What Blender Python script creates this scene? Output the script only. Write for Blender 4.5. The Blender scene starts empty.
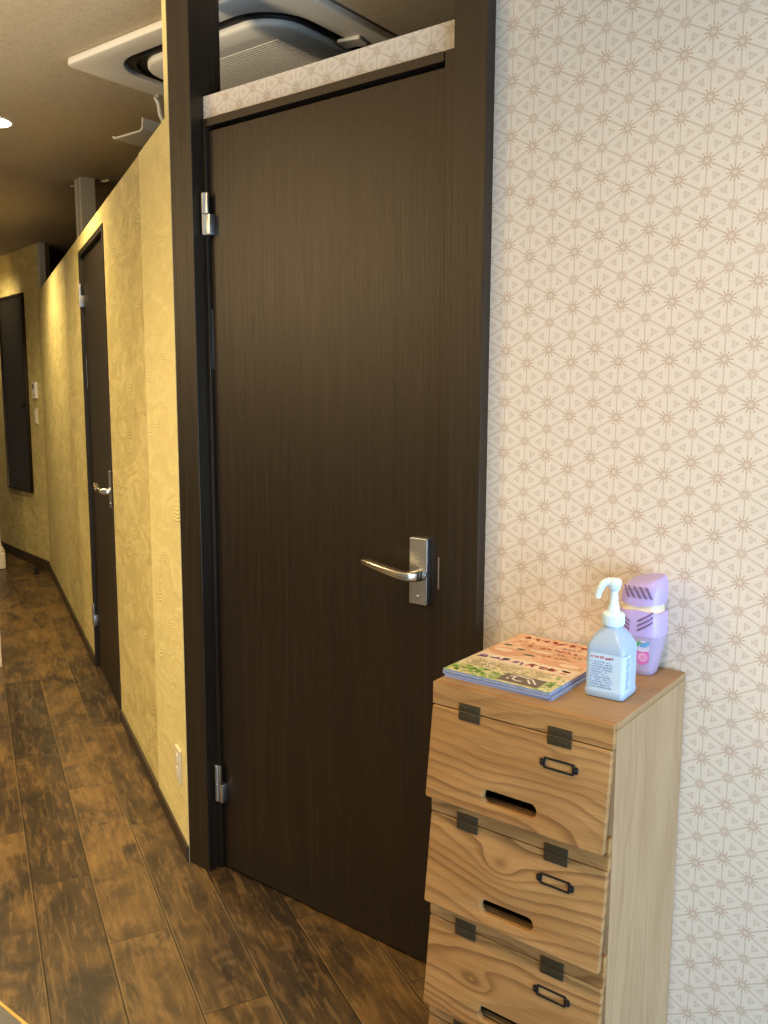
import bpy, bmesh, math, random
from mathutils import Vector, Matrix
random.seed(7)
SC = bpy.context.scene
COL = SC.collection
R = math.radians
pi = math.pi

# ------------------------------------------------------------------ node helpers
class S:
    """a node socket with arithmetic"""
    def __init__(s, nt, k): s.nt = nt; s.k = k
    def _m(s, op, *a, clamp=False):
        n = s.nt.nodes.new('ShaderNodeMath'); n.operation = op; n.use_clamp = clamp
        for i, v in enumerate((s,) + a):
            if isinstance(v, S): s.nt.links.new(v.k, n.inputs[i])
            else: n.inputs[i].default_value = float(v)
        return S(s.nt, n.outputs[0])
    def __add__(s, o): return s._m('ADD', o)
    __radd__ = __add__
    def __sub__(s, o): return s._m('SUBTRACT', o)
    def __rsub__(s, o): return s._m('MULTIPLY', -1)._m('ADD', o)
    def __mul__(s, o): return s._m('MULTIPLY', o)
    __rmul__ = __mul__
    def __truediv__(s, o): return s._m('DIVIDE', o)
    def __neg__(s): return s._m('MULTIPLY', -1)
    def sin(s): return s._m('SINE')
    def cos(s): return s._m('COSINE')
    def abs(s): return s._m('ABSOLUTE')
    def floor(s): return s._m('FLOOR')
    def fract(s): return s._m('FRACT')
    def sqrt(s): return s._m('SQRT')
    def min(s, o): return s._m('MINIMUM', o)
    def max(s, o): return s._m('MAXIMUM', o)
    def atan2(s, o): return s._m('ARCTAN2', o)
    def pow(s, o): return s._m('POWER', o)
    def lt(s, o): return s._m('LESS_THAN', o)
    def gt(s, o): return s._m('GREATER_THAN', o)
    def ss(s, a, b):
        n = s.nt.nodes.new('ShaderNodeMapRange'); n.interpolation_type = 'SMOOTHSTEP'
        s.nt.links.new(s.k, n.inputs[0]); n.inputs[1].default_value = a; n.inputs[2].default_value = b
        return S(s.nt, n.outputs[0])
    def near(s, period):           # signed distance to the nearest multiple of period
        return ((s / period + 0.5).fract() - 0.5) * period

class Mat:
    def __init__(s, name, color=(.5, .5, .5), rough=.5, metal=0, spec=.5, **kw):
        s.m = bpy.data.materials.new(name); s.m.use_nodes = True
        s.nt = s.m.node_tree; s.b = s.nt.nodes['Principled BSDF']
        s.b.inputs['Base Color'].default_value = (*color, 1)
        s.b.inputs['Roughness'].default_value = rough
        s.b.inputs['Metallic'].default_value = metal
        s.b.inputs['Specular IOR Level'].default_value = spec
        for k, v in kw.items(): s.b.inputs[k].default_value = v
    def coord(s, kind='Object'):
        t = s.nt.nodes.new('ShaderNodeTexCoord'); return t.outputs[kind]
    def pos(s):
        return s.nt.nodes.new('ShaderNodeNewGeometry').outputs['Position']
    def xyz(s, vec):
        n = s.nt.nodes.new('ShaderNodeSeparateXYZ'); s.nt.links.new(vec, n.inputs[0])
        return [S(s.nt, n.outputs[i]) for i in range(3)]
    def vec(s, *a):
        n = s.nt.nodes.new('ShaderNodeCombineXYZ')
        for i, v in enumerate(a):
            if isinstance(v, S): s.nt.links.new(v.k, n.inputs[i])
            else: n.inputs[i].default_value = v
        return n.outputs[0]
    def noise(s, vec, scale=5, detail=3, rough=.55, dist=0):
        n = s.nt.nodes.new('ShaderNodeTexNoise'); s.nt.links.new(vec, n.inputs['Vector'])
        n.inputs['Scale'].default_value = scale; n.inputs['Detail'].default_value = detail
        n.inputs['Roughness'].default_value = rough; n.inputs['Distortion'].default_value = dist
        return S(s.nt, n.outputs['Fac'])
    def white(s, vec):
        n = s.nt.nodes.new('ShaderNodeTexWhiteNoise'); s.nt.links.new(vec, n.inputs['Vector'])
        return S(s.nt, n.outputs['Value'])
    def vor(s, vec, scale, out='Distance', rnd=1):
        n = s.nt.nodes.new('ShaderNodeTexVoronoi'); s.nt.links.new(vec, n.inputs['Vector'])
        n.inputs['Scale'].default_value = scale; n.inputs['Randomness'].default_value = rnd
        return n
    def ramp(s, fac, stops, interp='LINEAR'):
        n = s.nt.nodes.new('ShaderNodeValToRGB'); n.color_ramp.interpolation = interp
        e = n.color_ramp.elements
        while len(e) < len(stops): e.new(.5)
        for i, (p, c) in enumerate(stops): e[i].position = p; e[i].color = (*c, 1)
        s.nt.links.new(fac.k, n.inputs[0]); return n.outputs[0]
    def mix(s, fac, a, b, mode='MIX'):
        n = s.nt.nodes.new('ShaderNodeMix'); n.data_type = 'RGBA'; n.blend_type = mode
        if isinstance(fac, S): s.nt.links.new(fac.k, n.inputs[0])
        else: n.inputs[0].default_value = fac
        for i, v in ((6, a), (7, b)):
            if isinstance(v, tuple): n.inputs[i].default_value = (*v, 1)
            else: s.nt.links.new(v, n.inputs[i])
        return n.outputs[2]
    def scalec(s, col, f):
        n = s.nt.nodes.new('ShaderNodeVectorMath'); n.operation = 'SCALE'
        s.nt.links.new(col, n.inputs[0]); s.nt.links.new(f.k, n.inputs['Scale']); return n.outputs[0]
    def setc(s, c): s.nt.links.new(c, s.b.inputs['Base Color'])
    def setr(s, f): s.nt.links.new(f.k, s.b.inputs['Roughness'])
    def bump(s, h, strength=.3, dist=.01):
        n = s.nt.nodes.new('ShaderNodeBump'); n.inputs['Strength'].default_value = strength
        n.inputs['Distance'].default_value = dist
        s.nt.links.new(h.k, n.inputs['Height']); s.nt.links.new(n.outputs[0], s.b.inputs['Normal'])
    def objloc(s):
        n = s.nt.nodes.new('ShaderNodeObjectInfo'); return n.outputs['Location']

# ------------------------------------------------------------------ materials
M = {}
def dark_wood(name, base, light, rough=.38, sc=1.0):
    m = Mat(name, rough=rough, spec=.62, **{'Specular Tint': (1, .86, .70, 1)})
    x, y, z = m.xyz(m.coord())
    w = m.noise(m.vec(x * 3, y * 3, z * .35), 2.2, 3)
    g = m.noise(m.vec((x + w * .05) * 260 * sc, y * 260 * sc, z * 4), 1, 3, .6)
    g2 = m.noise(m.vec((x + w * .09) * 60 * sc, y * 60 * sc, z * 1.1), 1, 4, .65)
    f = (g * .45 + g2 * .55).ss(.38, .68)
    m.setc(m.mix(f, base, light))
    m.setr((g * .16 + (rough - .06)))
    m.bump(g * .5 + g2 * .5, .9, .0012)
    return m.m
M['door_wood'] = dark_wood('dark_door_wood', (.0034, .0019, .0012), (.0150, .0080, .0044), .42)
M['trim_wood'] = dark_wood('dark_trim_wood', (.0070, .0048, .0033), (.0180, .0125, .0084), .42)

def wallpaper():
    m = Mat('star_lattice_wallpaper', rough=.5, spec=.35)
    X, Y, Z = m.xyz(m.pos())
    a, b = .0514, .0476
    x = X + .881; z = Z - 1.633
    # lattice lines (vertical and two diagonals)
    dv = x.near(b).abs()
    k = (a / 2) / b; c = math.cos(math.atan(k))
    d1 = (z - x * k).near(a).abs() * c
    d2 = (z + x * k).near(a).abs() * c
    nz = m.noise(m.vec(X, Y, Z), 320, 2)
    lv = 1 - dv.ss(.0004, .0013)
    ld = 1 - d1.min(d2).ss(.0007, .0022)
    def grid(ox, oz):
        return (x - ox).near(2 * b), (z - oz).near(2 * a)
    def flower(ox, oz, k):
        u, v = grid(ox, oz)
        r = (u * u + v * v).sqrt(); t = v.atan2(u)
        p6 = (t * 6 + pi / 2).sin(); p12 = (t * 12).cos()
        ring = r.ss(.0028, .0036) * r.ss(.0098, .0066) * (.78 + p6 * .22)
        rays = r.ss(.006, .008) * r.ss(.0158 * k, .0138 * k) * p12.ss(-.1, .7)
        dots = r.ss(.0024, .0032) * r.ss(.0060, .0050) * (t * 6).cos().ss(.35, .8)
        return (ring.max(rays * .8) * k) , dots.max(r.ss(.0022, .0014)) * k
    fl = None; cen = None
    for ox, oz, k in ((0, 0, 1.), (b, -a / 2, 1.), (0, a, .78), (b, a / 2, .78)):
        f, d = flower(ox, oz, k)
        fl = f if fl is None else fl.max(f); cen = d if cen is None else cen.max(d)
    # small stars in the triangle centres
    st = None
    for ox, oz in ((b / 3, a / 2), (2 * b / 3, 0), (4 * b / 3, 0), (5 * b / 3, a / 2)):
        u = (x - ox).near(2 * b); v = (z - oz).near(a)
        r = (u * u + v * v).sqrt(); t = v.atan2(u)
        p = (t * 6).cos()
        rr = r - (t * 3 + (0 if ox in (b / 3, 4 * b / 3) else pi)).cos() * .0018
        f = rr.ss(.0008, .0020) * rr.ss(.0066, .0046)
        st = f if st is None else st.max(f)
    ink = (fl * .84).max(st * .38).max(ld * .46).max(lv * .62)
    ink = ink * (nz * .5 + .72) * (1 - cen * .9)
    paper = m.mix(nz.ss(.3, .7), (.68, .620, .545), (.76, .705, .630))
    col = m.mix(ink, paper, (.44, .295, .195))
    m.setc(col)
    m.bump(nz * .3 - ink * .5, .15, .0008)
    return m.m
M['wallpaper'] = wallpaper()

def plaster(name, c0, c1, ridge=1.0):
    m = Mat(name, rough=.55, spec=.35)
    P = m.pos(); X, Y, Z = m.xyz(P)
    n1 = m.noise(P, 5, 3)
    wob = m.noise(P, 9, 2)
    h = None; mask = None
    for sc, o, fr in ((6.5, .0, 620), (8.0, 3.3, 760)):       # two layers of sparse comb strokes, each a piece of a fan
        v = m.vor(m.vec(X + o, Y + o * .7, Z + o * .3), sc)
        vp = m.xyz(v.outputs['Position']); rnd = m.xyz(v.outputs['Color'])
        dx, dy, dz = X + o - vp[0], Y + o * .7 - vp[1], Z + o * .3 - vp[2]
        hx = (dx * dx + dy * dy).sqrt() * (dx * -1).gt(0) * 2 - (dx * dx + dy * dy).sqrt()
        r = ((hx + .03) * (hx + .03) + (dz + .02) * (dz + .02)).sqrt()
        ang = (dz + .02).atan2(hx + .03) + rnd[0] * 6.28
        sector = ang.sin().ss(.45, .8)
        comb = (r * fr + wob * 4).sin() * .5 + .5
        k = sector * r.ss(.022, .034) * r.ss(.075, .060) * rnd[1].gt(.45)
        f = comb * k
        h = f if h is None else h.max(f); mask = k if mask is None else mask.max(k)
    n2 = m.noise(P, 16, 4, .55, 1.6)                            # soft trowel swirls
    n3 = m.noise(P, 60, 3, .6, .5)
    st_ = m.noise(m.vec(X * 3.6, Y * 3.6, Z * 8.5), 1.3, 3, .5, 1.6).ss(.38, .66)
    hh = h * .55 * ridge + st_ * .26 + n2 * .5 + n3 * .12
    m.setc(m.mix((n2 * .45 + st_ * .22 + n1 * .35 + .02 - h * .16).ss(.25, .8), c0, c1))
    m.bump(hh, .6, .0060)
    return m.m
M['plaster'] = plaster('yellow_trowelled_plaster', (.52, .425, .172), (.71, .595, .272))
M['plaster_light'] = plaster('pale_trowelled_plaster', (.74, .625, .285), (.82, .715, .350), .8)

def ceiling():
    m = Mat('ceiling_paper', rough=.8, spec=.2)
    P = m.pos(); n = m.noise(P, 110, 3, .7); n2 = m.noise(P, 30, 2)
    m.setc(m.mix((n * .7 + n2 * .3).ss(.3, .7), (.40, .335, .240), (.52, .445, .330)))
    m.bump(n, .4, .003); return m.m
M['ceiling'] = ceiling()

PH = .4655; BX = -1.9396
TX, TY = -math.cos(PH), math.sin(PH)
NX, NY = math.sin(PH), math.cos(PH)
def CW(s, off=0., z=0.):
    """point beside the corridor wall: s along it, off in front of it"""
    return Vector((BX + TX * s - NX * off, TY * s - NY * off, z))

def floor_mat():
    m = Mat('dark_rustic_plank_floor', rough=.4, spec=.45)
    X, Y, Z = m.xyz(m.pos())
    u = X * TX + Y * TY + (-BX * TX)
    v = X * NX + Y * NY + (-BX * NX)
    rowf = (v + .12) / .15
    row = rowf.floor()
    off = (row * 0.37 + .17).fract() * .92
    pf = (u + off + .565) / .92
    pk = pf.floor()
    h = m.white(m.vec(row, pk, 3.0)); h2 = m.white(m.vec(pk, row, 9.0))
    dv = (rowf.fract() - .5).abs() * -.15 + .075       # distance from the long seams
    du = (pf.fract() - .5).abs() * -.92 + .46
    base = m.noise(m.vec(u * 1.6 + h * 20, v * 3.2 + h2 * 20, h * 7), 2.4, 5, .60, .7)
    grain = m.noise(m.vec(u * 9 + h * 9, v * 70, h2 * 5), 1, 4, .65, .5)
    blot = m.noise(m.vec(u * 2.2 + h2 * 31, v * 3.6 + h * 17, 0.), 1.9, 5, .62, .8)
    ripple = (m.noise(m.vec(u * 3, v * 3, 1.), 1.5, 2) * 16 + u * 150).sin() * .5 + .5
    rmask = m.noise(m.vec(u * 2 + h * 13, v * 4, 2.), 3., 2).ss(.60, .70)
    f = base * .62 + grain * .30 + (h - .5) * .22
    c = m.ramp(f, [(.26, (.022, .0140, .0070)), (.43, (.070, .041, .0160)), (.56, (.150, .086, .028)), (.76, (.29, .170, .055))])
    c = m.mix(blot.ss(.47, .66) * .85, c, (.020, .0135, .0085))
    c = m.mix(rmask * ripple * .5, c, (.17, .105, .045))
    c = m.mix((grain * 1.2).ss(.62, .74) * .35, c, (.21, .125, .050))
    seam = 1 - dv.ss(.0008, .0022)
    seam2 = 1 - du.ss(.0006, .0018)
    c = m.mix(seam.max(seam2) * .85, c, (.010, .007, .005))
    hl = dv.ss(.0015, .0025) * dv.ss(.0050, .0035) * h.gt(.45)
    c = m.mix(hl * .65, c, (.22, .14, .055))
    m.setc(c)
    m.setr(base * .22 + .30)
    m.bump(grain * .5 + base * .4 - seam.max(seam2) * .8, .35, .0016)
    return m.m
M['floor'] = floor_mat()

def cedar(name, horiz=True, c0=(.275, .142, .048), c1=(.435, .252, .098), dark=(.120, .052, .017)):
    m = Mat(name, rough=.55, spec=.35)
    x, y, z = m.xyz(m.coord()); lx, ly, lz = m.xyz(m.objloc())
    along, across = (x, z) if horiz else (z, y)
    o = lz * 13.7 + lx * 3.1
    w = m.noise(m.vec(along * 1.7 + o, across * 3.6 + o * 2, o), 1.5, 1.5, .35)
    w2 = m.noise(m.vec(along * 5 + o, across * 9, o), 3, 2, .4)
    t = across * 46 + w * 9.0 + w2 * .55 + o
    kx = (lz * 41.0 + .4).sin() * .085; kz = (lz * 23.0).cos() * .02 - .065
    if horiz:
        da = (x - kx) * .55; dc = z - kz
        d2 = da * da + dc * dc
        t = t + (d2 * -2600)._m('EXPONENT') * 1.3
    ring = t.fract()
    amp = m.white(m.vec(t.floor(), o, 1.)) * .75 + .25
    line = ring.ss(.40, .93) * ring.ss(1.0, .95) * amp
    fine = m.noise(m.vec(along * 9, across * 480, y * 300 if horiz else x * 300), 1, 3, .6)
    big = m.noise(m.vec(along * 3 + o, across * 14, o), 1.2, 3)
    c = m.mix((fine * .5 + big * .5).ss(.3, .7), c0, c1)
    c = m.mix(line * (.72 if horiz else .42), c, dark)
    m.setc(c); m.bump(fine * .4 - line * .4, .2, .0008)
    return m.m
M['cedar'] = cedar('cedar_front', True)
M['cedar_top'] = cedar('cedar_top', True, (.30, .185, .088), (.40, .262, .135), (.22, .125, .055))
M['cedar_side'] = cedar('cedar_side', False, (.33, .212, .110), (.44, .305, .175), (.25, .150, .072))
M['cedar_shaded'] = Mat('cedar_inside', (.04, .022, .010), .7).m  # cedar darkened: the shade inside the cabinet is put into the colour

M['chrome'] = Mat('satin_chrome', (.47, .48, .50), .38, 1).m
M['nickel'] = Mat('satin_nickel', (.62, .56, .44), .25, 1).m
M['alu'] = Mat('brushed_aluminium', (.55, .56, .58), .35, 1).m
M['brass'] = Mat('brass_strip', (.62, .44, .16), .3, 1).m
M['black_metal'] = Mat('black_metal', (.012, .012, .014), .35, .3, .5).m
M['black'] = Mat('matte_black', (.006, .006, .006), .6).m
M['slot_black'] = Mat('slot_black', (.010, .009, .009), .5).m
M['aged_brass'] = Mat('dark_aged_brass', (.085, .072, .046), .42, .7).m
M['white_plastic'] = Mat('white_plastic', (.80, .79, .75), .38).m
M['ac_plastic'] = Mat('conditioner_plastic', (.74, .72, .66), .42).m
M['cream_plastic'] = Mat('cream_plastic', (.72, .66, .50), .4).m
M['grey_plastic'] = Mat('grey_plastic', (.35, .34, .31), .5).m
M['lcd'] = Mat('lcd_grey', (.14, .14, .12), .3).m
M['white_paint'] = Mat('white_paint', (.52, .50, .44), .5).m
M['cream_paint'] = Mat('cream_paint', (.70, .60, .42), .5).m
M['base_wood'] = dark_wood('baseboard_wood', (.028, .019, .012), (.055, .038, .024), .5)
M['tile'] = Mat('grey_tile', (.14, .13, .12), .5).m
M['back_paint'] = Mat('dim_back_paint', (.22, .17, .10), .8).m
M['shell_paint'] = Mat('room_paint', (.42, .38, .32), .8).m
def panelmat():
    m = Mat('dark_panel', (.016, .014, .011), .32)
    x, y, z = m.xyz(m.coord()); n = m.noise(m.vec(x * 160, y * 160, z * 3), 1, 3)
    m.setc(m.mix(n, (.012, .010, .008), (.028, .023, .017))); return m.m
M['panel'] = panelmat()

# ------------------------------------------------------------------ geometry helpers
class MB:
    def __init__(s): s.bm = bmesh.new()
    def box(s, x0, x1, y0, y1, z0, z1, bev=0, seg=2, mat=None):
        b = bmesh.new(); bmesh.ops.create_cube(b, size=1)
        for v in b.verts:
            v.co = Vector((x0 + (v.co.x + .5) * (x1 - x0), y0 + (v.co.y + .5) * (y1 - y0), z0 + (v.co.z + .5) * (z1 - z0)))
        if bev: bmesh.ops.bevel(b, geom=b.edges[:], offset=bev, segments=seg, affect='EDGES', profile=.5)
        if mat is not None: b.transform(mat)
        s.add(b); return s
    def add(s, b):
        me = bpy.data.meshes.new('tmp'); b.to_mesh(me); b.free(); s.bm.from_mesh(me); bpy.data.meshes.remove(me)
    def prism(s, pts, h0, h1, axis='Z', bev=0, seg=2, mat=None):
        """polygon pts extruded from h0 to h1 along axis; pts are in the other two axes (in x,y,z order)"""
        b = bmesh.new()
        def co(p, h):
            return {'Z': (p[0], p[1], h), 'Y': (p[0], h, p[1]), 'X': (h, p[0], p[1])}[axis]
        lo = [b.verts.new(co(p, h0)) for p in pts]; hi = [b.verts.new(co(p, h1)) for p in pts]
        n = len(pts); b.faces.new(lo); b.faces.new(hi)
        for i in range(n): b.faces.new((lo[i], lo[(i + 1) % n], hi[(i + 1) % n], hi[i]))
        bmesh.ops.recalc_face_normals(b, faces=b.faces[:])
        if bev: bmesh.ops.bevel(b, geom=b.edges[:], offset=bev, segments=seg, affect='EDGES', profile=.5)
        if mat is not None: b.transform(mat)
        s.add(b); return s
    def lathe(s, prof, n=24, mat=None, cap=True):
        b = bmesh.new(); rings = []
        for r, z in prof:
            rings.append([b.verts.new((r * math.cos(2 * pi * i / n), r * math.sin(2 * pi * i / n), z)) for i in range(n)])
        s._loft(b, rings, cap, mat); return s
    def loft(s, rings, cap=True, mat=None):
        b = bmesh.new(); rr = [[b.verts.new(p) for p in r] for r in rings]
        s._loft(b, rr, cap, mat); return s
    def _loft(s, b, rings, cap, mat):
        n = len(rings[0])
        for A, B in zip(rings, rings[1:]):
            for i in range(n): b.faces.new((A[i], A[(i + 1) % n], B[(i + 1) % n], B[i]))
        if cap: b.faces.new(rings[0][::-1]); b.faces.new(rings[-1])
        bmesh.ops.recalc_face_normals(b, faces=b.faces[:])
        if mat is not None: b.transform(mat)
        s.add(b)
    def tube(s, pts, r, n=10, flat=(1, 1), up=(0, 0, 1)):
        pts = [Vector(p) for p in pts]; rings = []
        for i, p in enumerate(pts):
            d = (pts[min(i + 1, len(pts) - 1)] - pts[max(i - 1, 0)]).normalized()
            u = Vector(up); a = d.cross(u)
            if a.length < 1e-4: a = d.cross(Vector((1, 0, 0)))
            a.normalize(); c = a.cross(d)
            rr = r[i] if isinstance(r, (list, tuple)) else r
            rings.append([p + a * (rr * flat[0] * math.cos(2 * pi * k / n)) + c * (rr * flat[1] * math.sin(2 * pi * k / n)) for k in range(n)])
        return s.loft(rings)
    def quad(s, pts):
        vs = [s.bm.verts.new(p) for p in pts]; s.bm.faces.new(vs); return s
    def build(s, name, mat, parent=None, local=False, smooth=None, kind=None):
        me = bpy.data.meshes.new(name); o = bpy.data.objects.new(name, me); COL.objects.link(o)
        if parent is not None:
            if not local:
                root = parent
                while root.parent: root = root.parent
                s.bm.transform(Matrix.LocRotScale(root.location, root.rotation_euler, None).inverted())
            o.parent = parent
        s.bm.to_mesh(me); s.bm.free(); me.materials.append(mat)
        if smooth:
            for p in me.polygons: p.use_smooth = True
            me.set_sharp_from_angle(angle=R(smooth))
        if kind: o['kind'] = kind
        return o

def ink(o, mb, mat):
    me = o.data; b = bmesh.new(); b.from_mesh(me)
    me.materials.append(mat); idx = len(me.materials) - 1
    t = bpy.data.meshes.new('tmp'); mb.bm.to_mesh(t); mb.bm.free()
    n0 = len(b.faces); b.from_mesh(t); bpy.data.meshes.remove(t); b.faces.ensure_lookup_table()
    for f in b.faces[n0:]: f.material_index = idx
    b.to_mesh(me); b.free()

def plate_bm(outer, holes, thick, bev=0, res=2):
    """flat plate in the XY plane, z from -thick/2 to thick/2, with holes; bevelled rims"""
    cu = bpy.data.curves.new('tmpc', 'CURVE'); cu.dimensions = '2D'; cu.fill_mode = 'BOTH'
    cu.extrude = max(thick / 2 - bev, 0); cu.bevel_depth = bev; cu.bevel_resolution = res; cu.offset = -bev
    for pts in [outer] + holes:
        sp = cu.splines.new('POLY'); sp.points.add(len(pts) - 1); sp.use_cyclic_u = True
        for q, p in zip(sp.points, pts): q.co = (p[0], p[1], 0, 1)
    o = bpy.data.objects.new('tmpc', cu); COL.objects.link(o)
    dg = bpy.context.evaluated_depsgraph_get(); me = bpy.data.meshes.new_from_object(o.evaluated_get(dg))
    b = bmesh.new(); b.from_mesh(me); bpy.data.objects.remove(o); bpy.data.curves.remove(cu); bpy.data.meshes.remove(me)
    bmesh.ops.remove_doubles(b, verts=b.verts[:], dist=1e-6)
    return b

def rrect(cx, cy, hx, hy, r, n=6):
    out = []
    for k, (sx, sy) in enumerate(((1, 1), (-1, 1), (-1, -1), (1, -1))):
        for i in range(n + 1):
            a = pi / 2 * (k + i / n)
            out.append((cx + sx * (hx - r) + r * math.cos(a), cy + sy * (hy - r) + r * math.sin(a)))
    return out

def thing(name, label, cat, loc=(0, 0, 0), rz=0, group=None):
    o = bpy.data.objects.new(name, None); COL.objects.link(o); o.empty_display_size = .05
    o.location = loc; o.rotation_euler = (0, 0, rz); o['label'] = label; o['category'] = cat; o['kind'] = 'thing'
    if group: o['group'] = group
    return o
def tag(o, label, cat, group=None):
    o['label'] = label; o['category'] = cat; o['kind'] = 'thing'
    if group: o['group'] = group
    return o
ROTX = Matrix.Rotation(pi / 2, 4, 'X')      # XY plate -> XZ plate (front towards -y)

# ------------------------------------------------------------------ the setting
CEIL = 2.40
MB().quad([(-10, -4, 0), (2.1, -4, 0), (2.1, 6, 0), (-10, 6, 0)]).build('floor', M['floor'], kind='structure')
MB().box(-10, 2.1, -4, 6, CEIL, CEIL + .1).build('ceiling', M['ceiling'], kind='structure')

# wallpapered wall right of the door with the strip that runs on over the door
XP = -.92
m = MB()
m.box(-.99, 2.1, 0, .07, 0, CEIL)
m.box(-1.776, -.99, 0, .07, 2.028, 2.086)
m.build('wall_right', M['wallpaper'], kind='structure')

# trowelled corridor partition (open above), with its door opening
SE = 4.42; ZP = 2.052
D2A, D2B, D2Z = 1.118, 1.905, 1.985       # opening of the corridor door, frame included
def cbox(mb, s0, s1, o0, o1, z0, z1, bev=0):
    p = [CW(s0, o0), CW(s1, o0), CW(s1, o1), CW(s0, o1)]
    return mb.prism([(q.x, q.y) for q in p], z0, z1, 'Z', bev)
m = MB()
cbox(m, -.0895, D2A, 0, -.07, 0, ZP); cbox(m, D2B, SE + .02, 0, -.07, 0, ZP); cbox(m, D2A, D2B, 0, -.07, D2Z, ZP)
m.build('wall_left', M['plaster'], kind='structure')
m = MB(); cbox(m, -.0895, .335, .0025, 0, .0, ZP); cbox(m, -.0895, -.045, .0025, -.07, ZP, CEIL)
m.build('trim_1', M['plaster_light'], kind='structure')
# end wall of the corridor
C0 = CW(SE); EA = R(168); EX, EY = math.cos(EA), math.sin(EA); FX, FY = EY * -1, EX   # F = towards viewer side
if FX * (0 - C0.x) + FY * (-1.5 - C0.y) < 0: FX, FY = -FX, -FY
def EW(e, off=0., z=0.): return Vector((C0.x + EX * e + FX * off, C0.y + EY * e + FY * off, z))
def ebox(mb, e0, e1, o0, o1, z0, z1, bev=0):
    p = [EW(e0, o0), EW(e1, o0), EW(e1, o1), EW(e0, o1)]
    return mb.prism([(q.x, q.y) for q in p], z0, z1, 'Z', bev)
ebox(MB(), 0, 2.6, 0, -.1, 0, CEIL).build('wall_end', M['plaster'], kind='structure')
m = MB(); ebox(m, -.075, -.005, -.01, -.045, 0, CEIL, .004); ebox(m, -.075, -.06, .0, -.02, 0, CEIL)
m.build('trim_2', M['white_paint'], kind='structure')
# baseboards
m = MB(); cbox(m, -.0895, D2A - .002, .009, 0, 0, .046, .0015); m.build('baseboard_left', M['base_wood'], kind='structure')
m = MB(); cbox(m, D2B + .002, SE - .01, .009, 0, 0, .052, .0015); m.build('baseboard_far', M['base_wood'], kind='structure')
m = MB(); ebox(m, .012, 2.5, .009, 0, 0, .075, .0015); m.build('baseboard_end', M['base_wood'], kind='structure')
# dark wooden posts either side of the main door
MB().box(-1.858, -1.7745, -.043, .060, 0, CEIL, .0015).build('trim_3', M['trim_wood'], kind='structure')
MB().box(-.997, XP, -.030, .075, 0, 2.106, .0015).build('trim_4', M['trim_wood'], kind='structure')
# door frame of the main door
m = MB()
m.box(-1.7745, -1.7595, -.010, .07, 0, 2.028, .001)
m.box(-1.0312, -.998, -.010, .07, 0, 2.028, .001)
m.box(-1.7595, -1.0335, -.010, .07, 2.008, 2.028, .001)
m.box(-1.7595, -1.742, .036, .07, 0, 2.008); m.box(-1.05, -1.0335, .036, .07, 0, 2.008); m.box(-1.742, -1.05, .036, .07, 1.99, 2.008)
m.build('trim_5', M['trim_wood'], kind='structure')
# room shell that is out of the picture: rear wall, window wall, outer hall wall, back wall beyond the partitions
MB().box(-10, 2.1, -4.1, -4, 0, CEIL).build('wall_rear', M['shell_paint'], kind='structure')
m = MB()
WY0, WY1, WZ0, WZ1 = -2.6, -.50, .10, 1.35
m.box(2.1, 2.2, -4, WY0, 0, CEIL); m.box(2.1, 2.2, WY1, 6, 0, CEIL); m.box(2.1, 2.2, WY0, WY1, 0, WZ0); m.box(2.1, 2.2, WY0, WY1, WZ1, CEIL)
m.build('wall_side', M['shell_paint'], kind='structure')
m = MB()
for y in (WY0, (WY0 + WY1) / 2, WY1): m.box(2.12, 2.17, y - .03, y + .03, WZ0, WZ1)
m.box(2.12, 2.17, WY0, WY1, WZ0 - .02, WZ0 + .03); m.box(2.12, 2.17, WY0, WY1, WZ1 - .03, WZ1 + .02)
m.build('window_1', M['alu'], kind='structure')
MB().box(-10, 2.1, 6, 6.1, 0, CEIL).build('wall_back', M['back_paint'], kind='structure')
MB().box(-10.1, -10, -4, 6, 0, CEIL).build('wall_hall', M['shell_paint'], kind='structure')

# white post behind the corridor partition
m = MB(); pm = Matrix.Translation((-3.935, 1.100, 0)) @ Matrix.Rotation(R(-20), 4, 'Z')
m.box(-.045, -.008, -.04, .04, 0, CEIL, .003, mat=pm); m.box(.008, .045, -.034, .04, 0, CEIL, .003, mat=pm); m.box(-.010, .010, -.005, .03, 0, CEIL, mat=pm)
m.build('trim_6', M['white_paint'], kind='structure')
MB().box(-.15, .13, -.008, .008, CEIL - .010, CEIL, .002, mat=Matrix.Translation((-3.965, 1.16, 0)) @ Matrix.Rotation(R(8), 4, 'Z')).build('trim_7', M['cream_paint'], kind='structure')
# pale pillar and jamb at the left edge
m = MB(); pm = Matrix.Translation((-6.33, 1.80, 0)) @ Matrix.Rotation(R(-26.7), 4, 'Z')
m.box(-.16, .045, -.16, .035, 0, CEIL, .004, mat=pm); m.box(-.20, .075, -.20, .062, 0, .13, .012, mat=pm); m.box(-.18, .06, -.18, .048, .13, .17, .008, mat=pm)
m.build('trim_8', M['cream_paint'], kind='structure')
m = MB(); pm = Matrix.Translation(CW(2.09, .42)) @ Matrix.Rotation(R(-26.7), 4, 'Z')
m.box(-.12, 0, -.1, 0, .012, CEIL, .004, mat=pm); m.box(-.12, .0, -.1, .0, 0, .012, mat=pm)
m.build('trim_9', M['cream_paint'], kind='structure')
# brass threshold strip and entrance tiles beyond it
m = MB(); m.box(-3.6, 2.0, -.688, -.680, 0, .0035, .001)
m.build('trim_10', M['brass'], kind='structure')
MB().box(-3.6, 2.0, -4.0, -.688, 0, .002).build('floor_entrance', M['tile'], kind='structure')

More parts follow.
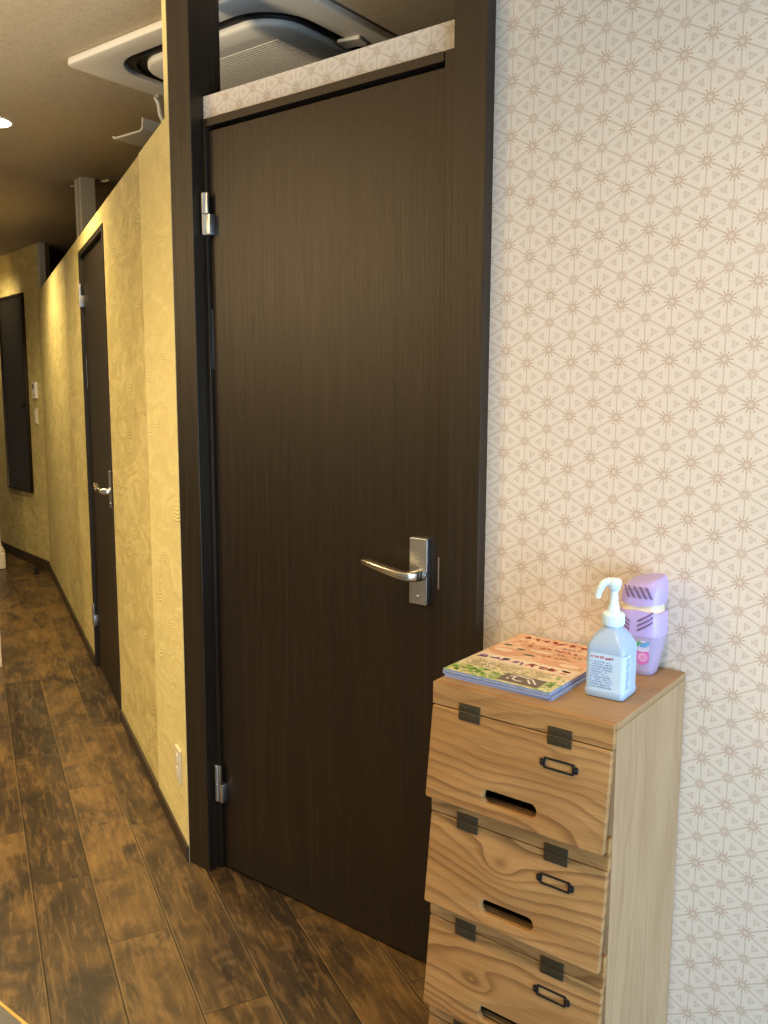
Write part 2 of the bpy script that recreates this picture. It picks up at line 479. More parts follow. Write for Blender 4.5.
# ------------------------------------------------------------------ doors
def door(name, W, H, loc, rz, hz, strip_z, pz, thick=.034):
    leaf = MB().box(0, W, 0, thick, .008, H, .0012).build(name, M['door_wood'], kind='structure')
    leaf.location = loc; leaf.rotation_euler = (0, 0, rz)
    for z in hz:
        m = MB()
        m.lathe([(.0062, 0), (.0072, .001), (.0072, .051), (.0062, .0522)], 16, Matrix.Translation((-.006, -.016, z)))
        m.lathe([(.0062, 0), (.0072, .001), (.0072, .051), (.0062, .0522)], 16, Matrix.Translation((-.006, -.016, z + .053)))
        m.box(-.003, .018, -.019, -.0, z, z + .051, .001)
        m.box(-.022, -.006, -.0165, -.013, z + .053, z + .105, .0008)
        m.box(-.003, .009, -.018, -.012, z + .053, z + .105, .0008)
        m.build('hinge', M['chrome'], leaf, local=True, smooth=35)
    MB().box(-.0022, -.0004, -.0012, .02, strip_z, strip_z + .154).build('edge_guard', M['alu'], leaf, local=True)
    # lever handle on a tall plate
    px = W - .0475
    b = plate_bm(rrect(0, 0, .0240, .075, .003), [], .014, .0016); b.transform(ROTX); b.transform(Matrix.Translation((px, -.007, pz)))
    m = MB(); m.add(b); plate = m.build('handle_plate', M['chrome'], leaf, local=True, smooth=40)
    plate['label'] = 'tall satin chrome lever handle plate'
    hz_ = pz - .005
    # lever: flat bar that leaves the plate, turns at an elbow and curves up towards its tip
    path = [(px + .011, -.008, hz_ - .001, .010, .0100), (px + .011, -.026, hz_ - .001, .010, .0095), (px + .008, -.042, hz_ - .001, .0105, .0085),
            (px - .004, -.053, hz_ + .000, .0125, .0070), (px - .022, -.056, hz_ + .003, .0140, .0060), (px - .050, -.057, hz_ + .008, .0145, .0054),
            (px - .080, -.056, hz_ + .0130, .0140, .0048), (px - .103, -.054, hz_ + .0165, .0130, .0042), (px - .120, -.052, hz_ + .0185, .0120, .0042), (px - .125, -.0515, hz_ + .019, .0105, .0034)]
    rings = []
    for i, (x, y, z, a, c) in enumerate(path):
        p = Vector((x, y, z)); q0 = Vector(path[max(i - 1, 0)][:3]); q1 = Vector(path[min(i + 1, len(path) - 1)][:3])
        d = (q1 - q0).normalized(); sd = d.cross(Vector((0, 0, 1))).normalized(); up = sd.cross(d)
        rings.append([p + sd * u * .8 + up * v for u, v in rrect(0, 0, a, c * 1.35, min(a, c) * .55, 3)])
    MB().loft(rings).build('lever', M['nickel'], plate, local=True, smooth=40)
    MB().lathe([(.0135, 0), (.0135, .004), (.012, .006)], 20, Matrix.Translation((px + .011, -.014, hz_)) @ ROTX).build('rose', M['chrome'], plate, local=True, smooth=40)
    MB().lathe([(.005, 0), (.005, .002), (.004, .0026)], 16, Matrix.Translation((px + .001, -.014, pz - .058)) @ ROTX).build('lock_button', M['chrome'], plate, local=True, smooth=40)
    return leaf
d1 = door('door_1', .721, 2.0, (-1.7565, 0, 0), 0, (.206, 1.742), 1.404, .9500)
MB().box(-1.0318, -1.0290, -.0108, .02, .917, .988).build('strike_plate', M['alu'], d1)
A = CW(1.878, -.012)
d2 = door('door_2', .7285, 1.955, (A.x, A.y, 0), -PH, (.215, 1.735), 1.36, .950)
m = MB()
for s0, s1, z0, z1 in ((1.879, D2B, 0, D2Z), (D2A, 1.148, 0, D2Z), (1.148, 1.879, 1.962, D2Z)):
    cbox(m, s0, s1, .004, -.065, z0, z1, .0008)
cbox(m, 1.148, 1.879, -.047, -.065, 0, 1.965)
m.build('trim_11', M['trim_wood'], kind='structure')

# ------------------------------------------------------------------ corridor fittings
def on_wall(name, label, cat, p, rz): return thing(name, label, cat, p, rz)
# wall socket low on the plaster beside the dark post (local x to the right, -y into the room)
rzc = -PH
t = on_wall('wall_socket', 'small cream double socket plate low on the yellow plaster beside the dark post', 'socket', CW(.0, .0025, .258), rzc)
b = plate_bm(rrect(0, 0, .030, .052, .004), [], .007, .002); b.transform(ROTX); b.transform(Matrix.Translation((-.004, -.0035, 0))); m = MB(); m.add(b); m.build('plate', M['cream_plastic'], t, local=True, smooth=40)
for dz in (-.02, .02):
    MB().box(-.016, .008, -.0085, -.006, dz - .013, dz + .013, .001).build('outlet_insert', M['white_plastic'], t, local=True)
rze = math.atan2(-EY, -EX)
t = on_wall('wall_thermostat', 'small white remote controller with grey screen on the end wall above the switch', 'controller', EW(.125, 0, 1.357), rze)
MB().box(-.04, .04, -.02, 0, -.06, .06, .004).build('housing', M['white_plastic'], t, local=True)
MB().box(-.026, .01, -.0212, -.019, .008, .046, .0005).build('screen', M['lcd'], t, local=True)
for i in range(3): MB().box(-.026 + i * .019, -.012 + i * .019, -.0215, -.019, -.04, -.03, .0005).build('button', M['grey_plastic'], t, local=True)
t = on_wall('light_switch', 'narrow cream light switch plate just below the controller on the end wall', 'switch', EW(.135, 0, 1.165), rze)
MB().box(-.03, .03, -.009, 0, -.06, .06, .002).build('plate', M['cream_plastic'], t, local=True)
for dz in (-.03, .0, .03): MB().box(-.013, .013, -.0125, -.008, dz - .012, dz + .012, .001).build('rocker', M['white_plastic'], t, local=True)
# tall dark panel on the end wall
t = on_wall('dark_wall_panel', 'tall dark framed panel hung on the yellow end wall, stopping above the baseboard', 'panel', EW(.57, 0, 1.325), rze)
b = plate_bm([(-.285, -.755), (.285, -.755), (.285, .755), (-.285, .755)], [[(-.268, -.738), (.268, -.738), (.268, .738), (-.268, .738)]], .022, .001); b.transform(ROTX); b.transform(Matrix.Translation((0, -.011, 0))); m = MB(); m.add(b); m.build('frame', M['trim_wood'], t, local=True)
MB().box(-.27, .27, -.013, -.002, -.74, .74).build('board', M['panel'], t, local=True)
MB().lathe([(.006, 0), (.006, .014), (.014, .018), (.016, .026), (.012, .032)], 16, Matrix.Translation((.262, -.02, -.08)) @ ROTX).build('knob', M['black_metal'], t, local=True, smooth=40)
# door stop on the floor
t = thing('door_stop', 'tiny dark door stop on the floor against the end wall baseboard', 'door stop', (-5.90, 1.875, 0))
MB().lathe([(.03, 0), (.03, .006), (.014, .010), (.014, .030)], 16).build('base', M['black_metal'], t, local=True, smooth=40)
MB().lathe([(.017, .030), (.020, .033), (.020, .045), (.016, .048)], 16).build('rubber_cap', M['black'], t, local=True, smooth=40)

# ------------------------------------------------------------------ ceiling cassette air conditioner
AC = thing('ceiling_air_conditioner', 'large square white cassette air conditioner set in the ceiling above the door', 'air conditioner', (-2.122, .622, CEIL))
hz = .478
m = MB()
outer = rrect(0, 0, hz, hz, .03, 5)
b = plate_bm(outer, [rrect(0, .01, .378, .405, .15, 10)], .022, .006, 3); b.transform(Matrix.Translation((0, 0, -.012))); m.add(b)
m.build('fascia', M['ac_plastic'], AC, local=True, smooth=40)
b = plate_bm(rrect(0, .01, .374, .401, .148, 10), [], .006, 0); b.transform(Matrix.Translation((0, 0, -.006))); m = MB(); m.add(b)
m.build('air_slot', M['slot_black'], AC, local=True)
b = plate_bm(rrect(0, .01, .352, .379, .140, 10), [rrect(0, .01, .347, .374, .137, 10)], .010, .002); b.transform(Matrix.Translation((0, 0, -.0145))); m = MB(); m.add(b)
m.build('louvre_ring', M['slot_black'], AC, local=True, smooth=40)
rings = []
for k, (r, z) in enumerate(((.0, -.008), (.0, -.020), (.003, -.0245), (.010, -.0275), (.06, -.032))):
    rings.append([(x, y + .01, z) for x, y in rrect(0, 0, .322 - r, .348 - r, .13 - r * .5, 10)])
g = .236
m = MB()
hole = [(-g, -g), (g, -g), (g, g), (-g, g)]
m.loft(rings, cap=False)
b = plate_bm([(x, y) for x, y, z in rings[-1]], [hole], .004, 0); b.transform(Matrix.Translation((0, 0, -.030))); m.add(b)
m.build('centre_cover', M['ac_plastic'], AC, local=True, smooth=40)
m = MB()
for i in range(38):
    y = -g + (i + .5) * 2 * g / 38
    m.box(-g, g, y - .0042, y + .0042, -.034, -.027, .001, 1)
for x in (-.08, .08): m.box(x - .004, x + .004, -g, g, -.0325, -.025)
m.build('grille', M['ac_plastic'], AC, local=True)
MB().box(-g, g, -g, g, -.0245, -.021).build('filter', M['grey_plastic'], AC, local=True)
MB().box(-.055, .02, -.025, .03, -.006, .004, .003, mat=Matrix.Translation((.405, -.075, -.026)) @ Matrix.Rotation(R(12), 4, 'Z')).build('corner_clip', M['white_plastic'], AC, local=True)
MB().box(-.012, .012, -.01, .01, -.01, .006, .002, mat=Matrix.Translation((-.46, -.12, -.022))).build('strap_hook', M['grey_plastic'], AC, local=True)
# air deflector plate hung beside the conditioner
t = thing('air_deflector', 'white air deflector plate with upturned lip hanging beside the ceiling conditioner', 'deflector', (-2.606, .455, 2.248))
prof = [(.030, .036), (.026, .037), (.022, .004), (.012, -.002), (-.132, -.002), (-.144, .005), (-.148, .002), (-.136, -.008), (.014, -.008), (.028, .0)]
MB().prism(prof, -.03, .52, 'Y').build('plate', M['white_plastic'], t, local=True)
MB().tube([(-.005, .055, .131), (.004, .060, .110), (.004, .066, .075), (.012, .075, .045), (.020, .085, .020)], .0075, 10).build('strap', M['white_plastic'], t, local=True, smooth=60)
MB().box(.012, .034, .075, .1, .006, .032, .002).build('clamp', M['white_plastic'], t, local=True)

# ------------------------------------------------------------------ ceiling downlights and added fill lights
LM = Mat('lamp_glow', (1, .9, .7), .5); LM.b.inputs['Emission Color'].default_value = (1, .80, .48, 1); LM.b.inputs['Emission Strength'].default_value = 30
def downlight(x, y, label, power, col=(1, .72, .38), size=R(150), blend=1., tilt=None):
    t = thing('ceiling_downlight', label, 'downlight', (x, y, CEIL), group='ceiling downlights')
    MB().lathe([(.070, -.001), (.080, -.001), (.080, -.004), (.077, -.005), (.072, -.005), (.070, -.004)], 32, cap=False).build('trim_ring', M['white_plastic'], t, local=True, smooth=40)
    MB().lathe([(.0005, -.002), (.071, -.002), (.071, -.0045), (.0005, -.0075)], 32).build('lens', LM.m, t, local=True, smooth=60)
    ld = bpy.data.lights.new('downlight_beam', 'SPOT'); ld.energy = power; ld.color = col; ld.spot_size = size; ld.spot_blend = blend; ld.shadow_soft_size = .04
    lo = bpy.data.objects.new('downlight_beam', ld); COL.objects.link(lo); lo.parent = t; lo.location = (0, 0, -.03)
    return t
downlight(-3.405, .335, 'glowing round downlight in the dark corridor ceiling at the left edge', 88, (1, .78, .40))
def lamp(name, loc, power, col, kind='POINT', size=.1):
    ld = bpy.data.lights.new(name, kind); ld.energy = power; ld.color = col; ld.shadow_soft_size = size
    if kind == 'SPOT': ld.spot_size = R(150); ld.spot_blend = 1
    lo = bpy.data.objects.new(name, ld); COL.objects.link(lo); lo.location = loc
lamp('end_wall_downlight', (-6.62, 1.78, 2.36), 36, (1, .78, .42), 'SPOT', .04)
WARM = (1, .755, .44)
lamp('door_downlight', (-2.2, -1.0, 2.36), 85, WARM, 'SPOT', .06)
lamp('cabinet_downlight', (-.25, -1.0, 2.36), 70, (1, .70, .37), 'SPOT', .05)
lamp('lounge_downlight', (-3.1, -1.4, 2.36), 135, (1, .78, .43), 'SPOT', .05)
lamp('corridor_downlight', (-5.02, .99, 2.36), 115, (1, .79, .42), 'SPOT', .05)
lamp('lounge_fill_light', (-3.6, -2.5, 2.0), 80, (1, .78, .45), size=.22)  # unseen fill light added to warm the door, plaster and ceiling
lamp('ceiling_fill_spot', (-1.9, -1.7, 1.55), 170, (1, .80, .54), 'SPOT', .12)  # unseen upward spot added to brighten the ceiling and conditioner
bpy.data.lights['ceiling_fill_spot'].spot_size = R(150); bpy.data.lights['ceiling_fill_spot'].spot_blend = .22
bpy.data.objects['ceiling_fill_spot'].rotation_euler = (pi, 0, 0)

# ------------------------------------------------------------------ wooden cabinet
CX0, CX1, CYF, CZ = -.825, -.488, -.330, .838
cab = thing('wooden_cabinet', 'narrow cedar cabinet with sloping flap fronts standing against the patterned wall', 'cabinet', ((CX0 + CX1) / 2, -.167, 0))
TH = .013
YB = -.004
side = lambda x0, x1: MB().box(x0, x1, CYF + .012, YB, 0, CZ - .013, .0008).build('side_panel', M['cedar_side'], cab)
side(CX0, CX0 + TH); side(CX1 - TH, CX1)
MB().box(CX0, CX1, CYF + .012, YB, CZ - .0125, CZ, .0012).build('top_panel', M['cedar_top'], cab)
MB().box(CX0 + TH, CX1 - TH, YB - .006, YB, .02, CZ - .013).build('back_panel', M['cedar_shaded'], cab)
HZ = [.797, .5965, .395, .1935]
for i, z in enumerate(HZ):
    top = CZ if i == 0 else z + .055
    r = MB().box(CX0, CX1 - .001, CYF, CYF + .0118, z + .0006, top, .0012).build('front_rail', M['cedar'], cab)
    r.location = (0, 0, 0)
    MB().box(CX0 + TH, CX1 - TH, CYF + .0118, YB - .006, z + .001, z + .010).build('shelf', M['cedar_shaded'], cab)
MB().box(CX0, CX1 - .001, CYF, CYF + .0118, 0, .028, .001).build('plinth', M['cedar'], cab)
FW = CX1 - CX0 - .003
def flap_mesh():
    outer = rrect(0, -.084, FW / 2, .083, .004, 3)
    hole = rrect(-.0015, -.1335, .051, .0118, .0115, 8)
    b = plate_bm(outer, [hole], .013, .0018); b.transform(ROTX); b.transform(Matrix.Translation((0, .0065, 0)))
    return b
m = MB(); m.add(flap_mesh())
flap = m.build('flap_door', M['cedar'], cab, local=True, smooth=35)
tilt = math.atan(.0205 / .165)
flap.location = (-.0015, CYF + .167, HZ[0]); flap.rotation_euler = (-tilt, 0, 0)
def hinge_mb():
    m = MB()
    m.box(-.021, .021, -.0022, .0, .0012, .0150, .0006)
    m.box(-.021, .021, -.0022, .0, -.0150, -.0012, .0006)
    m.tube([(-.021, -.0022, 0), (.021, -.0022, 0)], .0016, 8)
    for sx in (-.012, .012):
        for z in (.0085, -.0085): m.lathe([(.0022, 0), (.0022, .0006), (.001, .0012)], 10, Matrix.Translation((sx, -.0022, z)) @ ROTX)
    return m
hinges = []
for hx in (-.0897, .0797):
    h = hinge_mb().build('hinge', M['aged_brass'], flap, local=True, smooth=35); h.location = (hx, -.0004, -.0005); h.rotation_euler = (tilt * .5, 0, 0)
    hinges.append(h)
# brass-black card holder
def holder():
    m = MB()
    b = plate_bm(rrect(0, 0, .0270, .0095, .002, 3), [rrect(0, 0, .0232, .0060, .001, 2)], .0026, .0008); m.add(b)
    for s in (-1, 1):
        b = plate_bm(rrect(s * .0295, 0, .0042, .0062, .0040, 5), [], .0022, .0008); m.add(b)
    m.bm.transform(ROTX)
    for s in (-1, 1): m.lathe([(.0018, 0), (.0018, .001), (.0008, .0018)], 10, Matrix.Translation((s * .0297, -.001, 0)) @ ROTX)
    return m
lh = holder().build('card_holder', M['black_metal'], flap, local=True, smooth=35); lh.location = (.0825, -.0013, -.0465)
def copy_flap(z):
    f = flap.copy(); COL.objects.link(f); f.parent = cab; f.location = (-.0015, CYF + .167, z)
    for c in hinges + [lh]:
        d = c.copy(); COL.objects.link(d); d.parent = f
    return f
for z in HZ[1:]: copy_flap(z)

# ------------------------------------------------------------------ things on the cabinet
def strokes(mb, x0, x1, y0, y1, z, rows, fill=.9, seed=0, wt=.16, gap=.3, f=None):
    """rows of small unreadable brush-like characters drawn with thin quads"""
    rnd = random.Random(seed); rh = (y1 - y0) / rows; ch = rh * (1 - gap)
    f = f or (lambda a, b: (a, b, z))
    for r in range(rows):
        yb = y1 - (r + 1) * rh; x = x0
        end = x0 + (x1 - x0) * (1 if rnd.random() < .6 else rnd.uniform(.6, 1)) * fill
        while x + ch < end:
            if rnd.random() < .9:
                for k in range(rnd.randint(3, 5)):
                    if rnd.random() < .5:
                        yy = yb + rnd.uniform(.1, .9) * ch; a, b_ = x + ch * rnd.uniform(0, .3), x + ch * rnd.uniform(.55, .95); w = ch * wt / 2
                        mb.quad([f(a, yy - w), f(b_, yy - w), f(b_, yy + w), f(a, yy + w)])
                    else:
                        xx = x + rnd.uniform(.1, .85) * ch; a, b_ = yb + ch * rnd.uniform(0, .3), yb + ch * rnd.uniform(.6, 1); w = ch * wt / 2; sk = rnd.uniform(-.3, .3) * ch
                        mb.quad([f(xx - w + sk, a), f(xx + w + sk, a), f(xx + w, b_), f(xx - w, b_)])
            x += ch * 1.05
    return mb

# magazines: A4, three in a stack
MW, MH = .210, .290
mag_white = Mat('pale_blue_cover', (.42, .48, .68), .35).m
mag_blue = Mat('blue_page_edge', (.24, .32, .60), .5).m
def cover_mat():
    m = Mat('printed_cover', rough=.3, spec=.5)
    x, y, z = m.xyz(m.coord())
    n = m.noise(m.vec(x, y, 0.), 26, 3, .6, .8); n2 = m.noise(m.vec(x, y, 3.), 70, 3, .6)
    top = m.ramp(n, [(.30, (.64, .27, .13)), (.45, (.72, .40, .24)), (.58, (.74, .55, .38)), (.75, (.60, .22, .10))])
    bot = m.ramp(n * .6 + n2 * .4, [(.32, (.38, .36, .14)), (.45, (.62, .54, .30)), (.58, (.72, .64, .44)), (.72, (.66, .58, .36))])
    grn = m.ramp(n2, [(.35, (.08, .22, .03)), (.50, (.28, .42, .07)), (.62, (.68, .66, .42))])
    c = m.mix((y + x * .12 + n * .02).ss(-.048, -.038), bot, top)
    strip = (y).lt(-.098)
    c = m.mix(strip * (n).ss(.44, .52) * .9, c, grn)
    m.setc(c); return m.m
M['cover'] = cover_mat()
mags = []
for k, (h, lab, dx, dy, rot) in enumerate((
        (.0042, 'bottom magazine of the stack on the cabinet, only its blue page edges showing', .002, .001, .6),
        (.0050, 'middle magazine of the stack on the cabinet, blue edged between two others', -.001, .0, -.2),
        (.0046, 'top magazine on the cabinet with an orange food photo cover and brown box', .0, -.001, .2))):
    z0 = CZ + .0006 + sum((.0042, .0050, .0046)[:k]) + k * .0006
    t = thing('magazine', lab, 'magazine', (-.7195 + dx, -.1525 + dy, z0), R(rot - .3), 'magazines stacked on the cabinet')
    MB().box(-MW / 2 + .001, MW / 2 - .0008, -MH / 2 + .0008, MH / 2 - .0008, .0004, h - .0005).build('pages', mag_blue, t, local=True)
    c = MB().box(-MW / 2, MW / 2, -MH / 2, MH / 2, h - .0005, h, .0002, 1)
    c.box(-MW / 2, MW / 2, -MH / 2, MH / 2, 0, .0004); c.box(-MW / 2, -MW / 2 + .0006, -MH / 2, MH / 2, 0, h)
    cov = c.build('cover', M['cover'] if k == 2 else mag_white, t, local=True)
    mags.append((t, h))
t, h = mags[2]; zz = h + .0003
pr = lambda n, c: Mat(n, c, .35).m
def blob(mb, cx, cy, rx, ry, z, n=18, ph=0):
    mb.quad([(cx + rx * math.cos(2 * pi * i / n + ph), cy + ry * math.sin(2 * pi * i / n), z) for i in range(n)])
m = MB()
for cx, cy, rx, ry in ((-.065, .015, .04, .022), (.0, .045, .05, .018), (.06, -.002, .04, .018), (-.035, .075, .035, .014), (.07, .07, .03, .012)): blob(m, cx, cy, rx, ry, zz)
ink(cov, m, pr('print_orange', (.62, .33, .19)))
m = MB()
for cx, cy, rx, ry in ((-.075, .020, .02, .009), (-.01, .050, .026, .007), (.07, .002, .02, .010)): blob(m, cx, cy, rx, ry, zz + .0001)
ink(cov, m, pr('print_pale', (.76, .58, .42)))
m = MB()
for cx, cy, rx, ry in ((-.085, .055, .010, .005), (-.05, .042, .009, .005), (-.02, .018, .012, .005)): blob(m, cx, cy, rx, ry, zz + .0001)
ink(cov, m, pr('print_shadow_green', (.10, .10, .04)))
m = MB(); strokes(m, -.085, .102, .112, .132, zz + .0002, 1, 1, seed=3, wt=.22, gap=.08); strokes(m, -.05, .102, .068, .086, zz + .0002, 1, 1, seed=5, wt=.2)
strokes(m, -.08, .0, .086, .098, zz + .0002, 1, 1, seed=15, wt=.2); strokes(m, .005, .102, -.046, -.024, zz + .0002, 1, 1, seed=21, wt=.24, gap=.06); strokes(m, .0, .1, .028, .040, zz + .0002, 1, 1, seed=22, wt=.2)
ink(cov, m, pr('print_red', (.50, .07, .05)))
m = MB(); m.quad([(-.100, -.052, zz + .0001), (.100, -.054, zz + .0001), (.100, -.016, zz + .0001), (-.100, -.016, zz + .0001)])
ink(cov, m, pr('print_cream', (.74, .62, .48)))
m = MB(); strokes(m, -.098, .005, -.046, -.022, zz + .0003, 1, 1, seed=6, wt=.24, gap=.06); strokes(m, .0, .1, .092, .106, zz + .0002, 1, 1, seed=8)
ink(cov, m, pr('print_purple', (.22, .10, .28)))
m = MB(); strokes(m, -.098, .098, -.095, -.058, zz + .0002, 4, seed=9); strokes(m, .02, .1, .05, .064, zz + .0002, 1, seed=12)
ink(cov, m, pr('print_brown', (.25, .19, .13)))
m = MB(); m.quad([(.0, -.138, zz + .0002), (.078, -.138, zz + .0002), (.078, -.098, zz + .0002), (.0, -.098, zz + .0002)])
ink(cov, m, pr('print_dark_brown', (.115, .085, .065)))
m = MB()
def st(p, q, w=.0016):
    p, q = Vector(p), Vector(q); d = (q - p).normalized(); nn = Vector((-d.y, d.x)) * w
    m.quad([(*(p - nn), zz + .0004), (*(q - nn), zz + .0004), (*(q + nn), zz + .0004), (*(p + nn), zz + .0004)])
for p, q in (((.012, -.111), (.026, -.102)), ((.026, -.102), (.052, -.104)), ((.022, -.108), (.022, -.121)), ((.022, -.121), (.032, -.127)), ((.032, -.127), (.042, -.125)),
             ((.046, -.110), (.060, -.128)), ((.054, -.107), (.069, -.125)), ((.012, -.120), (.016, -.126))): st(p, q)
ink(cov, m, pr('print_white', (.80, .78, .74)))
m = MB()
for i in range(30): blob(m, random.uniform(-.098, -.005), random.uniform(-.140, -.104), random.uniform(.002, .007), random.uniform(.0015, .004), zz + .0001, 9)
for i in range(12): blob(m, random.uniform(.082, .1), random.uniform(-.12, -.06), random.uniform(.002, .006), random.uniform(.0015, .004), zz + .0001, 9)
ink(cov, m, pr('print_green', (.12, .30, .04)))

# pump bottle of hand sanitiser: rounded square frosted bottle
BT = thing('sanitizer_bottle', 'frosted square pump bottle of hand sanitizer on the cabinet beside the magazines', 'bottle', (-.5520, -.1965, CZ + .0005), R(2))
frost = Mat('frosted_bottle', (.46, .64, .90), .36, 0, .5, **{'Transmission Weight': .25, 'Subsurface Weight': .15, 'Subsurface Radius': (.02, .03, .04)}).m
rings = []
for hw, r, z in ((.0295, .006, 0), (.0325, .008, .0015), (.0335, .009, .006), (.0335, .009, .011), (.0325, .009, .013), (.0325, .009, .078), (.0323, .010, .083), (.030, .011, .090), (.0245, .012, .101), (.0185, .013, .109), (.0150, .0145, .113), (.0145, .0142, .120)):
    rings.append([(x, y, z) for x, y in rrect(0, 0, hw, hw, min(r, hw * .98), 5)])
MB().loft(rings).build('bottle_body', frost, BT, local=True, smooth=40)
lab = Mat('label_paper', (.50, .70, .93), .4).m
h = .0328
def around(u, v):
    """label surface: u runs along the front face then round the corner to the right face"""
    L = .027; a = .0065
    if u < L: return (u - 0, -h, v)
    if u < L + a * pi / 2:
        t_ = (u - L) / a; return (L + a * math.sin(t_) - 0, -h + a - a * math.cos(t_), v)
    return (L + a, -h + a + (u - L - a * pi / 2), v)
def around2(off):
    def f(u, v):
        x, y, z = around(u, v); return (x + (off if u > .030 else 0), y - (off if u < .034 else 0), z)
    return f
m = MB(); us = [-.0245 + .0035 * i for i in range(25)]
for u0, u1 in zip(us, us[1:]): m.quad([around(u0, .0125), around(u1, .0125), around(u1, .0745), around(u0, .0745)])
lb = m.build('label', lab, BT, local=True, smooth=60); lb['label'] = 'pale blue printed label'
m = MB(); strokes(m, -.022, .020, .0655, .0705, 0, 1, 1, seed=31, f=around2(.0004), wt=.3, gap=.1); ink(lb, m, pr('label_red', (.55, .10, .18)))
m = MB(); strokes(m, -.023, .021, .017, .063, 0, 11, seed=32, f=around2(.0004), wt=.3); strokes(m, .039, .058, .018, .070, 0, 12, seed=33, f=around2(.0004), wt=.3)
ink(lb, m, pr('label_blue', (.24, .35, .62)))
wp = Mat('pump_white', (.66, .84, .96), .3).m
m = MB().lathe([(.0165, .116), (.0178, .118), (.0178, .134), (.0165, .1365), (.0130, .138)], 28)
for i in range(28):
    a = 2 * pi * i / 28; m.box(.0176, .0184, -.0009, .0009, .119, .133, mat=Matrix.Rotation(a, 4, 'Z'))
cap = m.build('pump_collar', wp, BT, local=True, smooth=40)
MB().lathe([(.0105, .137), (.0100, .141), (.0078, .150), (.0070, .156), (.0062, .166), (.0060, .176)], 20).build('pump_stem', wp, BT, local=True, smooth=50)
m = MB().lathe([(.0062, .173), (.0085, .175), (.0110, .184), (.0108, .189), (.0085, .1925), (.0040, .194)], 20)
dirn = Vector((-.93, -.36, 0)).normalized()
pts = []
for d, z, r in ((.0, .1865, .0078), (.009, .1868, .0076), (.015, .1855, .0068), (.0195, .1810, .0062), (.0225, .1740, .0056), (.0250, .1660, .0050), (.0265, .1595, .0048)): pts.append((dirn * d + Vector((0, 0, z)), r))
m.tube([p for p, r in pts], [r for p, r in pts], 12)
m.build('nozzle', wp, BT, local=True, smooth=50)

# lavender air freshener with hooded vent shell
BT.scale = (1.03, 1.03, 1.03)
AF = thing('air_freshener', 'lavender egg shaped air freshener with rose label standing behind the pump bottle', 'air freshener', (-.5555, -.0500, CZ + .0005), R(0))
prof = [(0, .024), (.004, .0265), (.02, .029), (.05, .0345), (.078, .0380), (.095, .0385), (.115, .0375), (.128, .0355), (.14, .0350), (.160, .0355), (.175, .0335), (.186, .0285), (.196, .0200)]
AF.scale = (1.05, 1.0, .965)
def hw_at(z):
    for (a, ra), (b_, rb) in zip(prof, prof[1:]):
        if a <= z <= b_: return ra + (rb - ra) * (z - a) / (b_ - a)
    return prof[-1][1]
def surf(ang, z, off=0.):
    w = hw_at(z) + off; c, s_ = math.cos(ang), math.sin(ang); e = 3.2
    k = (abs(c) ** e + abs(s_ / .92) ** e) ** (-1 / e)
    lean = (z - .14) * .10 if z > .14 else 0
    return Vector((w * k * c + lean * .6, w * k * s_ + lean * .5, z))
def shell(zs, name, mat, n=40, dz=None, cap=True, off=0):
    rings = []
    for z in zs:
        rr = []
        for i in range(n):
            p = surf(2 * pi * i / n, z, off)
            if dz: p.z += dz(p, z)
            rr.append(p)
        rings.append(rr)
    return MB().loft(rings, cap).build(name, mat, AF, local=True, smooth=50)
lav = Mat('lavender_plastic', (.46, .38, .78), .4, 0, .5).m
clear = Mat('pale_clear_plastic', (.50, .42, .66), .15, 0, .5, **{'Transmission Weight': .2}).m
gel = Mat('cream_gel', (.80, .68, .52), .5).m
slotm = Mat('vent_mauve', (.17, .11, .24), .6).m
jar = shell([0, .004, .012, .03, .05, .07, .0775], 'jar', clear, dz=None)
low = shell([.0775, .079, .09, .105, .118, .124, .126], 'lower_shell', lav, off=.0008, dz=lambda p, z: (-.004 * (abs(p.x) / .03) if z > .12 else 0))
shell([.115, .13, .145], 'gel_refill', gel, off=-.003)
hood = shell([.137, .139, .150, .160, .170, .178, .184, .188], 'hood', lav, off=.0008, dz=lambda p, z: (p.x * .20 + p.y * .14) * max(0, (z - .150) / .034) - max(0, z - .150) * .22 - (.005 * (1 - min(1, abs(p.x) / .025)) if z < .142 else 0))
def face_patch(mb, u, z, off):    # front face: u is x position, find the angle on the front whose x matches
    a = math.atan2(-.92, u / hw_at(z) * 1.0) if abs(u) < hw_at(z) else 0
    p = surf(a, z, off)
    return p
def slits(parent, cx, z0, z1, n, dx, slant, w=.0028):
    m = MB()
    for i in range(n):
        x = cx + i * dx; K = 8
        for k in range(K):
            q = []
            for t_ in (k / K, (k + 1) / K):
                z = z0 + (z1 - z0) * t_; xx = x - slant + 2 * slant * t_
                q.append((face_patch(m, xx - w / 2, z, .0026), face_patch(m, xx + w / 2, z, .0026)))
            m.quad([q[0][0], q[0][1], q[1][1], q[1][0]])
    ink(parent, m, slotm)
slits(hood, -.021, .149, .170, 5, .0098, -.0065, .0046)
def dslits(parent, a0, a1, zc, n, dz, rise):
    m = MB()
    for i in range(n):
        z = zc + i * dz
        N = 4
        for k in range(N):
            u0 = a0 + (a1 - a0) * k / N; u1 = a0 + (a1 - a0) * (k + 1) / N
            za = z + rise * k / N; zb = z + rise * (k + 1) / N
            m.quad([face_patch(m, u0, za, .0014), face_patch(m, u1, zb, .0014), face_patch(m, u1, zb + .0042, .0014), face_patch(m, u0, za + .0042, .0014)])
    ink(parent, m, slotm)
dslits(low, .003, .031, .086, 3, .0088, .019)
dslits(low, -.031, -.010, .116, 3, -.0075, -.015)
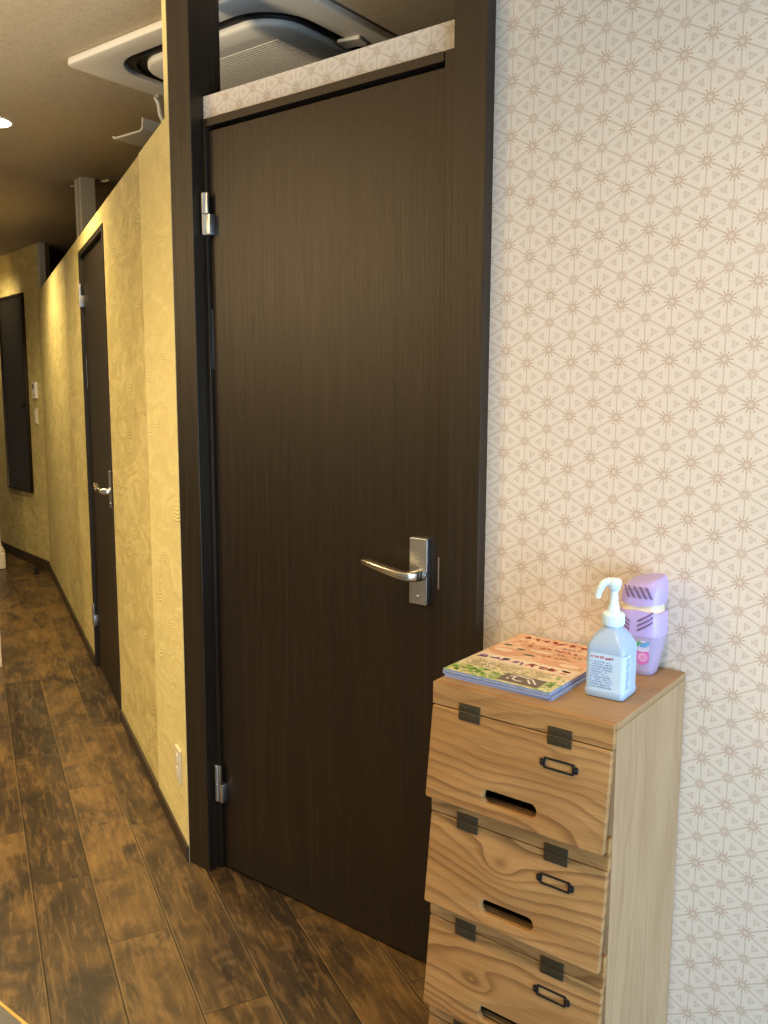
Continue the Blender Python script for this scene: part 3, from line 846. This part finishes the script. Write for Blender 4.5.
def dab(name, mat, dots, off):
    m = MB()
    for cx, cz, r in dots:
        m.quad([face_patch(m, cx + .010 + r * math.cos(2 * pi * i / 14), cz - .004 + r * math.sin(2 * pi * i / 14), off) for i in range(14)])
    ink(jar, m, mat)
dab('floral_label', pr('label_lilac', (.62, .58, .80)), [(-.004, .052, .020), (.004, .062, .012), (-.016, .06, .012)], .0006)
dab('rose_petals', pr('rose_pink', (.66, .16, .46)), [(.003, .040, .0125), (-.006, .046, .006), (.010, .049, .005), (.0, .030, .005)], .0012)
dab('rose_inner', pr('rose_pale', (.78, .40, .66)), [(.003, .0415, .0088)], .0018)
dab('rose_heart', pr('rose_deep', (.72, .30, .58)), [(.0035, .041, .0048)], .0023)
dab('leaf_print', pr('leaf_green', (.10, .38, .20)), [(-.008, .064, .0042), (-.003, .069, .0036), (-.013, .060, .003)], .0012)
dab('blue_flower_print', pr('flower_blue', (.12, .36, .66)), [(.006, .066, .0045), (.012, .069, .0038), (.001, .064, .003)], .0014)

# ------------------------------------------------------------------ light and camera
def area(name, loc, rot, sx, sy, power, col):
    l = bpy.data.lights.new(name, 'AREA'); l.shape = 'RECTANGLE'; l.size = sx; l.size_y = sy; l.energy = power; l.color = col
    o = bpy.data.objects.new(name, l); COL.objects.link(o); o.location = loc; o.rotation_euler = rot; return o
# daylight through the window in the side wall
area('window_daylight', (2.19, (WY0 + WY1) / 2, (WZ0 + WZ1) / 2), (0, R(90), 0), WZ1 - WZ0, WY1 - WY0, 160, (.54, .77, 1.0))
w = bpy.data.worlds.new('world'); SC.world = w; w.use_nodes = True
w.node_tree.nodes['Background'].inputs[0].default_value = (.75, .85, 1, 1); w.node_tree.nodes['Background'].inputs[1].default_value = .5

f, pit, rol, th, hh, D = 860.99, .1362, .0042, .9156, 1.3403, 1.5479
fw = Vector((-math.cos(th) * math.cos(pit), math.sin(th) * math.cos(pit), -math.sin(pit)))
r = fw.cross(Vector((0, 0, 1))).normalized(); u = r.cross(fw)
r2 = r * math.cos(rol) + u * math.sin(rol); u2 = -r * math.sin(rol) + u * math.cos(rol)
cd = bpy.data.cameras.new('camera'); cam = bpy.data.objects.new('camera', cd); COL.objects.link(cam)
cd.sensor_fit = 'HORIZONTAL'; cd.sensor_width = 36; cd.lens = f / 768 * 36; cd.clip_start = .02
m4 = Matrix((r2, u2, -fw)).transposed().to_4x4(); m4.translation = (0, -D, hh); cam.matrix_world = m4
SC.camera = cam
vs = SC.view_settings; vs.view_transform = 'Standard'; vs.look = 'None'; vs.gamma = 1; vs.use_curve_mapping = False; vs.exposure = 0.0
